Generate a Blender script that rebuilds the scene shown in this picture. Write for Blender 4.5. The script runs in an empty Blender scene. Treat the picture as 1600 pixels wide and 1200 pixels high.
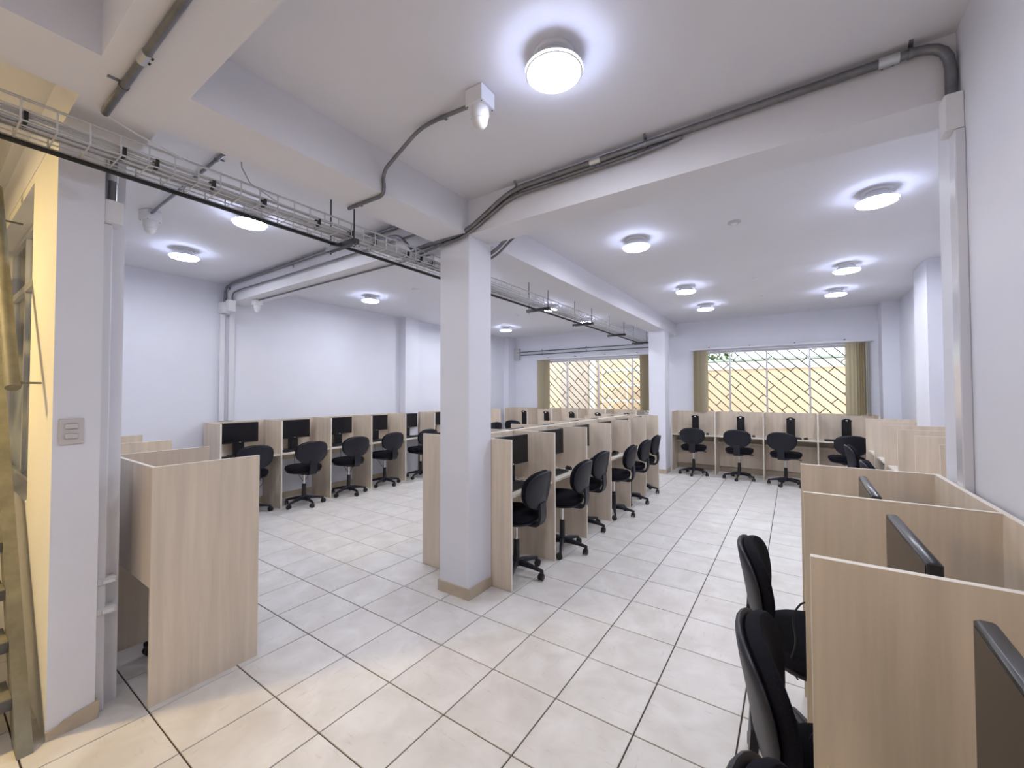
import bpy, math, random
from mathutils import Vector, Matrix
random.seed(7)
scene = bpy.context.scene
COL = scene.collection
PI = math.pi

# ------------------------------------------------------------------ camera
F_PX = 643.65
cam_d = bpy.data.cameras.new('camera'); cam = bpy.data.objects.new('camera', cam_d); COL.objects.link(cam)
cam_d.sensor_width = 36.0; cam_d.lens = F_PX * 36.0 / 1600.0; cam_d.clip_start = 0.03; cam_d.clip_end = 200
CAM = Vector((3.1002, -1.5320, 1.5998))
RZ, RX, RY = 0.5983, 0.0224, 0.0017
R3 = Matrix.Rotation(RZ, 3, 'Z') @ Matrix.Rotation(RX, 3, 'X') @ Matrix.Rotation(RY, 3, 'Y')
cam.matrix_world = Matrix.Translation(CAM) @ (R3 @ Matrix.Rotation(PI / 2, 3, 'X')).to_4x4()
scene.camera = cam
def project(p):
    d = R3.transposed() @ (Vector(p) - CAM)
    if d.y < 0.05: return None
    return (800 + F_PX * d.x / d.y, 600 - F_PX * d.z / d.y)

# ------------------------------------------------------------------ light and exposure
LAMP_E = 66.0      # ceiling lamp diffusers
HALO_E = 44.0      # the lamps' glowing back rim
WORLD_E = 2.3
SUN_E = .35
world = bpy.data.worlds.new('sky'); scene.world = world; world.use_nodes = True
bg = world.node_tree.nodes['Background']
bg.inputs[0].default_value = (0.86, 0.93, 1.0, 1); bg.inputs[1].default_value = WORLD_E
sun_d = bpy.data.lights.new('sun', 'SUN'); sun_d.energy = SUN_E; sun_d.angle = 0.02; sun_d.color = (1, .95, .85)
sun = bpy.data.objects.new('sun', sun_d); COL.objects.link(sun); sun.rotation_euler = (math.radians(38), 0, math.radians(-20))
vs = scene.view_settings
vs.view_transform = 'Standard'; vs.look = 'None'; vs.gamma = 1; vs.exposure = 0.74; vs.use_curve_mapping = False

# ------------------------------------------------------------------ materials
MATS = {}
def mat(name, col, rough=.5, metal=0, spec=.5, noise=None, bump=None, emit=None, coat=0):
    """noise=(scale, amount, stretch xyz, detail) varies the colour; bump=(scale, strength)."""
    m = bpy.data.materials.new(name); m.use_nodes = True; nt = m.node_tree; b = nt.nodes['Principled BSDF']
    b.inputs['Base Color'].default_value = (*col, 1); b.inputs['Roughness'].default_value = rough
    b.inputs['Metallic'].default_value = metal; b.inputs['Specular IOR Level'].default_value = spec
    b.inputs['Coat Weight'].default_value = coat
    tc = nt.nodes.new('ShaderNodeTexCoord')
    if noise:
        sc, amt, st, det = noise
        oi = nt.nodes.new('ShaderNodeObjectInfo')
        add = nt.nodes.new('ShaderNodeVectorMath'); add.operation = 'ADD'
        mul = nt.nodes.new('ShaderNodeMath'); mul.operation = 'MULTIPLY'; mul.inputs[1].default_value = 37.0
        nt.links.new(oi.outputs['Random'], mul.inputs[0])
        nt.links.new(tc.outputs['Object'], add.inputs[0]); nt.links.new(mul.outputs[0], add.inputs[1])
        mp = nt.nodes.new('ShaderNodeMapping'); mp.inputs['Scale'].default_value = st
        nt.links.new(add.outputs[0], mp.inputs[0])
        n = nt.nodes.new('ShaderNodeTexNoise'); n.inputs['Scale'].default_value = sc; n.inputs['Detail'].default_value = det
        n.inputs['Roughness'].default_value = .6
        nt.links.new(mp.outputs[0], n.inputs['Vector'])
        cr = nt.nodes.new('ShaderNodeValToRGB')
        cr.color_ramp.elements[0].position = .3; cr.color_ramp.elements[1].position = .7
        cr.color_ramp.elements[0].color = (*[max(0, c * (1 - amt)) for c in col], 1)
        cr.color_ramp.elements[1].color = (*[min(1, c * (1 + amt)) for c in col], 1)
        nt.links.new(n.outputs['Fac'], cr.inputs[0]); nt.links.new(cr.outputs[0], b.inputs['Base Color'])
    if bump:
        n2 = nt.nodes.new('ShaderNodeTexNoise'); n2.inputs['Scale'].default_value = bump[0]; n2.inputs['Detail'].default_value = 3
        nt.links.new(tc.outputs['Object'], n2.inputs['Vector'])
        bp = nt.nodes.new('ShaderNodeBump'); bp.inputs['Strength'].default_value = bump[1]; bp.inputs['Distance'].default_value = .01
        nt.links.new(n2.outputs['Fac'], bp.inputs['Height']); nt.links.new(bp.outputs[0], b.inputs['Normal'])
    if emit:
        b.inputs['Emission Color'].default_value = (*emit[0], 1); b.inputs['Emission Strength'].default_value = emit[1]
    MATS[name] = m
    return m
mat('wall_paint', (.775, .785, .86), .6, noise=(1.3, .025, (1, 1, 1), 3), bump=(60, .04))
mat('ceiling_paint', (.765, .76, .805), .7, noise=(1.0, .02, (1, 1, 1), 3), bump=(50, .04))
mat('stair_paint_warm_lit', (.82, .80, .74), .65, noise=(1.5, .03, (1, 1, 1), 3), bump=(40, .05))  # white wall paint with warm lamp light mixed into its colour
mat('skirting_tile', (.50, .42, .32), .35, noise=(9, .12, (1, 1, 1), 4))
mat('grout', (.07, .052, .045), .9)
mat('wood', (.71, .61, .50), .5, noise=(3.0, .10, (6.5, 6.5, .40), 7), bump=(90, .02))
mat('wood_edge', (.82, .76, .67), .5)
mat('desk_wood', (.74, .69, .61), .4, noise=(3, .07, (6, 1.0, 6), 5))
mat('chair_fabric', (.008, .008, .013), .9, spec=.15, noise=(240, .35, (1, 1, 1), 2), bump=(400, .12))
mat('chair_plastic', (.013, .013, .021), .42, spec=.35, bump=(300, .04))
mat('black_plastic', (.012, .012, .014), .4)
mat('monitor_black', (.010, .010, .013), .32)
mat('screen_glass', (.006, .006, .010), .22)
mat('key_black', (.022, .022, .026), .55)
mat('badge', (.8, .82, .84), .35)
mat('chrome', (.75, .75, .77), .18, 1)
mat('galvanised', (.20, .20, .215), .32, .8, noise=(14, .18, (1, 1, 1), 3))
mat('coupling_steel', (.62, .64, .66), .3, .9)
mat('wire_steel', (.62, .62, .64), .4, .35)
mat('dark_steel', (.06, .06, .065), .45, .6)
mat('cable_grey', (.52, .52, .54), .55)
mat('cable_black', (.012, .012, .012), .5)
mat('plastic_white', (.78, .78, .80), .38)
mat('duct_gloss', (.70, .70, .76), .14)
mat('duct_white', (.74, .74, .79), .4)
mat('switch_plate', (.60, .57, .57), .4)
mat('lamp_body', (.80, .80, .82), .4)
mat('lamp_diffuser', (.9, .9, .9), .4, emit=((.89, .92, 1.0), LAMP_E))
mat('lamp_halo', (.9, .9, .9), .4, emit=((.60, .68, 1.0), HALO_E))
mat('warm_diffuser', (.9, .9, .9), .4, emit=((1.0, .72, .30), 320))
m = mat('blind_fabric', (.72, .67, .54), .8, noise=(30, .06, (1, 1, .05), 3)); nt = m.node_tree
tl = nt.nodes.new('ShaderNodeBsdfTranslucent'); tl.inputs[0].default_value = (.74, .68, .50, 1); mxs = nt.nodes.new('ShaderNodeMixShader'); mxs.inputs[0].default_value = .55
nt.links.new(nt.nodes['Principled BSDF'].outputs[0], mxs.inputs[1]); nt.links.new(tl.outputs[0], mxs.inputs[2]); nt.links.new(mxs.outputs[0], nt.nodes['Material Output'].inputs[0])
mat('aluminium', (.66, .67, .70), .35, .5)
mat('grille_iron', (.05, .05, .055), .5, .4)
mat('stair_steel', (.20, .19, .15), .6, 0, noise=(9, .25, (1, 1, 1), 5), bump=(30, .08))
mat('stair_tread_dark', (.12, .12, .125), .6, noise=(12, .2, (1, 1, 1), 4))
mat('peach_plaster', (.76, .55, .37), .9, noise=(2, .05, (1, 1, 1), 5))
mat('brown_plaster', (.50, .40, .33), .9, noise=(4, .12, (1, 1, 1), 5))
mat('cream_plaster', (.90, .86, .76), .9, noise=(2, .04, (1, 1, 1), 5))
mat('tin_roof', (.42, .48, .44), .6, noise=(3, .1, (1, 1, 1), 3))
mat('yard_ground', (.50, .47, .42), .9, noise=(3, .1, (1, 1, 1), 5))
mat('leaf', (.10, .17, .05), .7, noise=(5, .35, (1, 1, 1), 3))
mat('bark', (.12, .09, .06), .9)
mat('white_metal', (.72, .74, .70), .5)
# floor tile: off-white stone print, a different cut on every tile
def tile_material():
    m = bpy.data.materials.new('floor_tile'); m.use_nodes = True; nt = m.node_tree; b = nt.nodes['Principled BSDF']
    tc = nt.nodes.new('ShaderNodeTexCoord'); oi = nt.nodes.new('ShaderNodeObjectInfo')
    mul = nt.nodes.new('ShaderNodeMath'); mul.operation = 'MULTIPLY'; mul.inputs[1].default_value = 53
    add = nt.nodes.new('ShaderNodeVectorMath'); add.operation = 'ADD'
    nt.links.new(oi.outputs['Random'], mul.inputs[0]); nt.links.new(tc.outputs['Object'], add.inputs[0]); nt.links.new(mul.outputs[0], add.inputs[1])
    n1 = nt.nodes.new('ShaderNodeTexNoise'); n1.inputs['Scale'].default_value = 5; n1.inputs['Detail'].default_value = 6; n1.inputs['Distortion'].default_value = .6
    nt.links.new(add.outputs[0], n1.inputs['Vector'])
    cr = nt.nodes.new('ShaderNodeValToRGB'); cr.color_ramp.elements[0].position = .32; cr.color_ramp.elements[1].position = .68
    cr.color_ramp.elements[0].color = (.65, .615, .58, 1); cr.color_ramp.elements[1].color = (.77, .745, .725, 1)
    nt.links.new(n1.outputs['Fac'], cr.inputs[0])
    mp = nt.nodes.new('ShaderNodeMapping'); mp.inputs['Scale'].default_value = (3, 15, 1); mp.inputs['Rotation'].default_value = (0, 0, .25)
    nt.links.new(add.outputs[0], mp.inputs[0])
    n2 = nt.nodes.new('ShaderNodeTexNoise'); n2.inputs['Scale'].default_value = 3.0; n2.inputs['Detail'].default_value = 5; n2.inputs['Roughness'].default_value = .7
    nt.links.new(mp.outputs[0], n2.inputs['Vector'])
    cr2 = nt.nodes.new('ShaderNodeValToRGB'); cr2.color_ramp.elements[0].position = .60; cr2.color_ramp.elements[1].position = .75
    cr2.color_ramp.elements[0].color = (1, 1, 1, 1); cr2.color_ramp.elements[1].color = (.80, .78, .75, 1)
    nt.links.new(n2.outputs['Fac'], cr2.inputs[0])
    mx = nt.nodes.new('ShaderNodeMix'); mx.data_type = 'RGBA'; mx.blend_type = 'MULTIPLY'; mx.inputs['Factor'].default_value = 1
    nt.links.new(cr.outputs[0], mx.inputs['A']); nt.links.new(cr2.outputs[0], mx.inputs['B'])
    nt.links.new(mx.outputs['Result'], b.inputs['Base Color'])
    b.inputs['Roughness'].default_value = .36; b.inputs['Specular IOR Level'].default_value = .45
    MATS['floor_tile'] = m
tile_material()
def glass_material(name, tint, gloss):
    m = bpy.data.materials.new(name); m.use_nodes = True; nt = m.node_tree
    for n in list(nt.nodes): nt.nodes.remove(n)
    out = nt.nodes.new('ShaderNodeOutputMaterial'); tr = nt.nodes.new('ShaderNodeBsdfTransparent'); gl = nt.nodes.new('ShaderNodeBsdfGlossy')
    mx = nt.nodes.new('ShaderNodeMixShader'); fr = nt.nodes.new('ShaderNodeFresnel'); fr.inputs[0].default_value = gloss
    tr.inputs[0].default_value = (*tint, 1); gl.inputs['Roughness'].default_value = .03
    nt.links.new(fr.outputs[0], mx.inputs[0]); nt.links.new(tr.outputs[0], mx.inputs[1]); nt.links.new(gl.outputs[0], mx.inputs[2])
    nt.links.new(mx.outputs[0], out.inputs[0]); MATS[name] = m
glass_material('window_glass', (.95, .97, .96), 1.45)
mat('frosted_glass', (.40, .46, .50), .25)

# ------------------------------------------------------------------ mesh helpers
class MB:
    def __init__(s): s.v = []; s.f = []
    def quad(s, a, b, c, d):
        n = len(s.v); s.v += [a, b, c, d]; s.f.append((n, n + 1, n + 2, n + 3)); return s
    def box(s, x0, x1, y0, y1, z0, z1):
        if x0 > x1: x0, x1 = x1, x0
        if y0 > y1: y0, y1 = y1, y0
        if z0 > z1: z0, z1 = z1, z0
        n = len(s.v)
        s.v += [(x0, y0, z0), (x1, y0, z0), (x1, y1, z0), (x0, y1, z0), (x0, y0, z1), (x1, y0, z1), (x1, y1, z1), (x0, y1, z1)]
        for q in ((3, 2, 1, 0), (4, 5, 6, 7), (0, 1, 5, 4), (1, 2, 6, 5), (2, 3, 7, 6), (3, 0, 4, 7)): s.f.append(tuple(n + i for i in q))
        return s
    def cbox(s, x0, x1, y0, y1, z0, z1, c):
        """box with chamfered edges (a small convex loft in z)."""
        def ring(i, z):
            return [(x0 + i + c, y0 + i, z), (x1 - i - c, y0 + i, z), (x1 - i, y0 + i + c, z), (x1 - i, y1 - i - c, z),
                    (x1 - i - c, y1 - i, z), (x0 + i + c, y1 - i, z), (x0 + i, y1 - i - c, z), (x0 + i, y0 + i + c, z)]
        s.loft([ring(c, z0), ring(0, z0 + c), ring(0, z1 - c), ring(c, z1)]); return s
    def loft(s, rings, cap=True, closed=True):
        n0 = len(s.v); k = len(rings[0])
        for r in rings: s.v += [tuple(p) for p in r]
        for i in range(len(rings) - 1):
            for j in range(k if closed else k - 1):
                a = n0 + i * k + j; b = n0 + i * k + (j + 1) % k
                s.f.append((a, b, b + k, a + k))
        if cap:
            s.f.append(tuple(n0 + j for j in reversed(range(k)))); e = n0 + (len(rings) - 1) * k
            s.f.append(tuple(e + j for j in range(k)))
        return s
    def lathe(s, prof, seg=24, c=(0, 0, 0), cap=True):
        """prof = [(r, z)...] about z."""
        return s.loft([[(c[0] + r * math.cos(2 * PI * j / seg), c[1] + r * math.sin(2 * PI * j / seg), c[2] + z) for j in range(seg)] for r, z in prof], cap)
    def tube(s, pts, r, seg=8, cap=True):
        pts = [Vector(p) for p in pts]; rings = []; up = None
        for i, p in enumerate(pts):
            d = ((pts[min(i + 1, len(pts) - 1)] - p).normalized() + (p - pts[max(i - 1, 0)]).normalized())
            d = d.normalized() if d.length > 1e-6 else Vector((0, 0, 1))
            if up is None: up = Vector((0, 0, 1)) if abs(d.z) < .9 else Vector((0, 1, 0))
            a = d.cross(up)
            if a.length < 1e-4: a = d.cross(Vector((1, 0, 0)))
            a.normalize(); b = a.cross(d).normalized(); up = b
            rr = r[i] if isinstance(r, (list, tuple)) else r
            rings.append([p + a * rr * math.cos(2 * PI * j / seg) + b * rr * math.sin(2 * PI * j / seg) for j in range(seg)])
        return s.loft(rings, cap)
    def bar(s, a, b, w, h, up=(0, 0, 1)):
        """rectangular bar from a to b, w across, h along up."""
        a = Vector(a); b = Vector(b); d = (b - a).normalized(); x = d.cross(Vector(up)).normalized(); y = x.cross(d).normalized()
        def ring(p): return [p - x * w / 2 - y * h / 2, p + x * w / 2 - y * h / 2, p + x * w / 2 + y * h / 2, p - x * w / 2 + y * h / 2]
        return s.loft([ring(a), ring(b)])
    def xf(s, M):
        s.v = [tuple(M @ Vector(p)) for p in s.v]; return s
    def mesh(s, name, material, smooth=True):
        me = bpy.data.meshes.new(name); me.from_pydata([tuple(p) for p in s.v], [], s.f); me.validate()
        import bmesh
        b = bmesh.new(); b.from_mesh(me); bmesh.ops.recalc_face_normals(b, faces=b.faces); b.to_mesh(me); b.free()
        if smooth:
            for p in me.polygons: p.use_smooth = True
            me.set_sharp_from_angle(angle=math.radians(38))
        me.materials.append(MATS[material]); return me
    def build(s, name, material, parent=None, smooth=True):
        o = bpy.data.objects.new(name, s.mesh(name, material, smooth)); COL.objects.link(o)
        if parent: o.parent = parent
        return o
def rounded_path(pts, r=.06, n=5):
    """polyline with rounded corners."""
    P = [Vector(p) for p in pts]; out = [P[0]]
    for i in range(1, len(P) - 1):
        a = (P[i - 1] - P[i]); b = (P[i + 1] - P[i]); k = min(r, a.length * .45, b.length * .45)
        p0 = P[i] + a.normalized() * k; p2 = P[i] + b.normalized() * k
        for t in range(n + 1):
            t /= n; out.append(p0 * (1 - t) ** 2 + P[i] * 2 * t * (1 - t) + p2 * t * t)
    out.append(P[-1]); return out
def tag(o, label, cat=None, group=None, kind=None):
    if label: o['label'] = label
    if cat: o['category'] = cat
    if group: o['group'] = group
    if kind: o['kind'] = kind
    return o
def empty(name, loc=(0, 0, 0), rz=0, label=None, cat=None, group=None, kind=None):
    o = bpy.data.objects.new(name, None); COL.objects.link(o); o.empty_display_size = .05
    o.location = loc; o.rotation_euler = (0, 0, rz); return tag(o, label, cat, group, kind)
def link_mesh(name, me, parent, loc=(0, 0, 0), rot=(0, 0, 0)):
    o = bpy.data.objects.new(name, me); COL.objects.link(o); o.parent = parent; o.location = loc; o.rotation_euler = rot; return o
def copy_tree(root, loc, rz, label, group=None):
    r = root.copy(); COL.objects.link(r); r.location = loc; r.rotation_euler = (0, 0, rz); r['label'] = label
    if group: r['group'] = group
    for ch in list(root.children):
        c = ch.copy(); COL.objects.link(c); c.parent = r
        for g in list(ch.children):
            d = g.copy(); COL.objects.link(d); d.parent = c
    return r
ORD = ['first', 'second', 'third', 'fourth', 'fifth', 'sixth', 'seventh', 'eighth', 'ninth', 'tenth']

# ------------------------------------------------------------------ room dimensions
S = .41                       # floor tile pitch
XL, XR, XRN = -3.40, 4.56, 3.69
YB, YF = 7.95, -4.3
ZC, ZB = 3.12, 2.85           # slab, beam soffit
YN = 1.22                     # end of the nearer, thicker stretch of the right wall
BX0, BX1 = .66, 1.005         # long beam
BY0, BY1 = .935, 1.20         # cross beam at the pillar
NY0, NY1 = -1.15, -.88        # cross beam near the camera

# floor: screed slab with every tile a piece
floor = MB().box(XL - .2, XR + .2, YF - .2, YB + .2, -.12, -.006).build('floor', 'grout', smooth=False)
tag(floor, 'floor of square off-white stone-look tiles with dark joints', 'floor', kind='structure')
G = .0034
tile_me = MB().loft([[(-S/2+G, -S/2+G, -.006), (S/2-G, -S/2+G, -.006), (S/2-G, S/2-G, -.006), (-S/2+G, S/2-G, -.006)],
                     [(-S/2+G, -S/2+G, -.0015), (S/2-G, -S/2+G, -.0015), (S/2-G, S/2-G, -.0015), (-S/2+G, S/2-G, -.0015)],
                     [(-S/2+G+.0015, -S/2+G+.0015, 0), (S/2-G-.0015, -S/2+G+.0015, 0), (S/2-G-.0015, S/2-G-.0015, 0), (-S/2+G+.0015, S/2-G-.0015, 0)]]).mesh('tile', 'floor_tile', smooth=False)
def under_furniture(x, y):
    return ((x < .3 and y < -1.2) or (-3.3 < x < .15 and -.8 < y < -.4) or x < -3.0 or x > 4.2 or (x > 3.3 and y < 1.2) or (.3 < x < 1.0 and 1.5 < y < 5.7) or (y > 7.4)
            or (x < -.2 and y < -.1) or (-2.3 < x < .2 and y > 2.4) or (-.6 < x < .2 and y > 1.6) or (x > 3.6 and y < 6) or (x > 3.2 and y < 3.2))
cells = []
for i in range(math.floor((XL - .2) / S), math.ceil((XR + .2) / S)):
    for j in range(math.floor((YF - .1) / S), math.ceil((YB + .1) / S)):
        cx, cy = (i + .5) * S, (j + .5) * S
        q = [project((cx + a * S / 2, cy + b * S / 2, 0)) for a, b in ((-1, -1), (1, -1), (1, 1), (-1, 1))]
        area = 0
        if all(q):
            xs = [p[0] for p in q]; ys = [p[1] for p in q]
            if max(xs) > 0 and min(xs) < 1600 and min(ys) < 1200 and max(ys) > 0:
                area = abs(sum(q[k][0] * q[(k + 1) % 4][1] - q[(k + 1) % 4][0] * q[k][1] for k in range(4))) / 2
                area = min(area, 40000) * (.1 if under_furniture(cx, cy) else 1)
        cells.append((area, cx, cy))
cells.sort(reverse=True)
for a, cx, cy in cells[:300]:
    link_mesh('tile', tile_me, floor, (cx, cy, 0), (0, 0, random.choice((0, PI / 2, PI, -PI / 2))))
rest = MB()
for a, cx, cy in cells[300:]:
    rest.loft([[(cx + a_ * (S/2-G), cy + b_ * (S/2-G), z) for a_, b_ in ((-1, -1), (1, -1), (1, 1), (-1, 1))] for z in (-.006, 0)])
tag(rest.build('tile_remainder', 'floor_tile', floor, smooth=False), None, kind='stuff')

def structure(name, mb, material, label, cat, parent=None):
    o = mb.build(name, material, parent, smooth=False)
    if not parent: tag(o, label, cat, kind='structure')
    return o
# ceiling slab, with the stairwell opening left out
HX0, HX1, HY0, HY1 = -3.2, -.75, -2.3, -1.2
structure('ceiling', MB().box(XL - .2, XR + .2, HY1, YB + .2, ZC, ZC + .18).box(HX1, XR + .2, YF - .2, HY1, ZC, ZC + .18)
          .box(XL - .2, HX1, YF - .2, HY0, ZC, ZC + .18).box(XL - .2, HX0, HY0, HY1, ZC, ZC + .18), 'ceiling_paint', 'white painted concrete slab ceiling', 'ceiling')
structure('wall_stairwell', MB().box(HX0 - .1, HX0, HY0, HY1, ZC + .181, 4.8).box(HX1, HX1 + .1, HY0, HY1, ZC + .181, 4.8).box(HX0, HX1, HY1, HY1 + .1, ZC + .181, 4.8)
          .box(HX0, HX1, HY0 - .1, HY0, ZC + .181, 4.8).box(HX0 - .1, HX1 + .1, HY0 - .1, HY1 + .1, 4.8, 4.9), 'stair_paint_warm_lit', 'stairwell shaft above the metal stairs', 'wall')
# beams
structure('ceiling_beam', MB().box(BX0, BX1, YF, YB, ZB, ZC + .01), 'ceiling_paint', 'white ceiling beam running lengthwise over the pillars to the windows', 'beam')
structure('ceiling_beam', MB().box(XL, BX0, BY0, BY1, ZB, ZC + .01).box(BX1, XRN + .9, BY0, BY1, ZB, ZC + .01), 'ceiling_paint', 'white ceiling beam crossing over the middle pillar, carrying thick conduits', 'beam')
structure('ceiling_beam', MB().box(XL, BX0, NY0, NY1, ZB, ZC + .01).box(BX1, XRN + .1, NY0, NY1, ZB, ZC + .01), 'ceiling_paint', 'white ceiling beam nearest the viewer with one conduit on its underside', 'beam')
# pillars
structure('pillar', MB().box(.70, 1.006, .94, 1.225, 0, ZB), 'wall_paint', 'white square pillar standing in the middle of the room', 'pillar')
structure('pillar', MB().box(.69, 1.006, 6.93, 7.25, 0, ZB), 'wall_paint', 'white square pillar between the two windows', 'pillar')
def skirting(name, x0, x1, y0, y1, h, label, t=.012):
    p = empty(name, ((x0 + x1) / 2, (y0 + y1) / 2, 0), 0, label, 'baseboard', kind='structure')
    ox, oy = p.location.x, p.location.y
    for a in ((x0 - t, x1 + t, y0 - t, y0), (x0 - t, x1 + t, y1, y1 + t), (x0 - t, x0, y0, y1), (x1, x1 + t, y0, y1)):
        MB().box(a[0] - ox, a[1] - ox, a[2] - oy, a[3] - oy, 0, h).build('skirting_tile', 'skirting_tile', p, smooth=False)
skirting('baseboard_pillar', .70, 1.006, .94, 1.21, .085, 'tan tile baseboard around the foot of the middle pillar')
skirting('baseboard_window_pillar', .69, 1.006, 6.93, 7.25, .085, 'tan tile baseboard around the foot of the pillar by the windows')

# outer walls
structure('wall_left', MB().box(XL - .2, XL, YF - .2, YB + .2, 0, ZC), 'wall_paint', 'long white side wall behind the left row of carrels', 'wall')
structure('trim_1', MB().box(XL, XL + .16, 4.02, 4.36, 0, ZC), 'wall_paint', 'shallow white pilaster on the left wall', 'pilaster')
structure('trim_2', MB().box(XL, XL + .16, 7.6, YB, 0, ZC), 'wall_paint', 'white corner pilaster left of the windows', 'pilaster')
structure('wall_right', MB().box(XR, XR + .2, YN, YB + .2, 0, ZC), 'wall_paint', 'white side wall behind the far right carrels', 'wall')
structure('wall_right_near', MB().box(XRN, XR + .2, YF - .2, YN, 0, ZC), 'wall_paint', 'near white wall at the right edge, beside the closest carrels', 'wall')
structure('trim_3', MB().box(4.37, XR, 4.95, 5.55, 0, ZC), 'wall_paint', 'white pilaster half way along the far right wall', 'pilaster')
structure('trim_4', MB().box(4.34, XR, 7.62, YB, 0, ZC), 'wall_paint', 'white pilaster in the corner right of the wide window', 'pilaster')
structure('wall_front', MB().box(XL - .2, XR + .2, YF - .2, YF, 0, ZC), 'wall_paint', 'white wall behind the viewer', 'wall')
# back wall with two window openings
W1 = (-2.50, .50, 1.14, 2.44); W2 = (1.36, 4.16, 1.14, 2.46)
wb = MB()
y0, y1 = YB, YB + .2
wb.box(XL - .2, W1[0], y0, y1, 0, ZC).box(W1[1], W2[0], y0, y1, 0, ZC).box(W2[1], XR + .2, y0, y1, 0, ZC)
for w in (W1, W2): wb.box(w[0], w[1], y0, y1, 0, w[2]).box(w[0], w[1], y0, y1, w[3], ZC)
structure('wall_back', wb, 'wall_paint', 'white end wall with two wide barred windows', 'wall')
# partition wall by the stairs with an interior window
WX1 = .23; SO = (-2.3, -.44, .98, 2.80); y0, y1 = -1.147, -.985
pw = MB().box(SO[1], WX1, y0, y1, 0, ZB).box(XL, SO[0], y0, y1, 0, ZB).box(SO[0], SO[1], y0, y1, 0, SO[2]).box(SO[0], SO[1], y0, y1, SO[3], ZB)
wst = structure('wall_stairs', pw, 'wall_paint', 'white partition wall beside the metal stairs, its end facing the room', 'wall')
wst.data.materials.append(MATS['stair_paint_warm_lit'])
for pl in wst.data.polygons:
    if pl.normal.y < -.9: pl.material_index = 1  # stair-side faces take the brighter colour that carries painted warm glow
# chipped skirting at its foot
p = empty('baseboard_stairs', (WX1, -1.06, 0), 0, 'chipped tan baseboard at the end of the stair partition', 'baseboard', kind='structure')
MB().loft([[(.0, -.088, 0), (.0, .088, 0), (.0, .088, .085), (.0, .03, .075), (.0, -.03, .06), (.0, -.05, .045), (.0, -.088, .04)],
           [(.012, -.088, 0), (.012, .088, 0), (.012, .088, .085), (.012, .03, .075), (.012, -.03, .06), (.012, -.05, .045), (.012, -.088, .04)]]).build('skirting_tile', 'skirting_tile', p, smooth=False)
MB().box(-.25, 0, .076, .088, 0, .08).build('skirting_tile', 'skirting_tile', p, smooth=False)
structure('trim_5', MB().box(-.02, .13, -.984, -.885, 0, ZB), 'wall_paint', 'narrow white pier tucked behind the stair partition', 'pier')
# baseboards
structure('baseboard_back', MB().box(1.01, 4.34, YB - .012, YB, 0, .085), 'skirting_tile', 'tan tile baseboard along the window wall', 'baseboard')
structure('baseboard_left', MB().box(XL, XL + .012, -.9, 4.02, 0, .085), 'skirting_tile', 'tan tile baseboard along the left wall', 'baseboard')

# ------------------------------------------------------------------ windows, grilles, blinds, yard
def window(n, w, mull, label):
    x0, x1, z0, z1 = w; yf = YB + .10
    p = empty('window_%d' % n, ((x0 + x1) / 2, yf, z0), 0, label, 'window', kind='structure'); ox = p.location.x
    f = MB(); t = .035
    f.box(x0 - ox, x1 - ox, -.025, .025, 0, t).box(x0 - ox, x1 - ox, -.025, .025, z1 - z0 - t, z1 - z0)
    f.box(x0 - ox, x0 + t - ox, -.025, .025, t, z1 - z0 - t).box(x1 - t - ox, x1 - ox, -.025, .025, t, z1 - z0 - t)
    f.build('window_frame', 'aluminium', p, smooth=False)
    xs = [x0 + t] + mull + [x1 - t]
    for m in mull: MB().box(m - .016 - ox, m + .016 - ox, -.022, .022, t, z1 - z0 - t).build('mullion', 'aluminium', p, smooth=False)
    for a, b in zip(xs[:-1], xs[1:]): MB().box(a + .012 - ox, b - .012 - ox, -.003, .003, t, z1 - z0 - t).build('pane', 'window_glass', p, smooth=False)
    MB().box(x0 - ox, x1 - ox, -.098, -.026, -.002, .012).build('window_sill', 'wall_paint', p, smooth=False)
window(1, W1, [-1.70, -.85, .0], 'wide aluminium window left of the far pillar')
window(2, W2, [2.03, 2.68, 3.37], 'wide aluminium window right of the far pillar')
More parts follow.
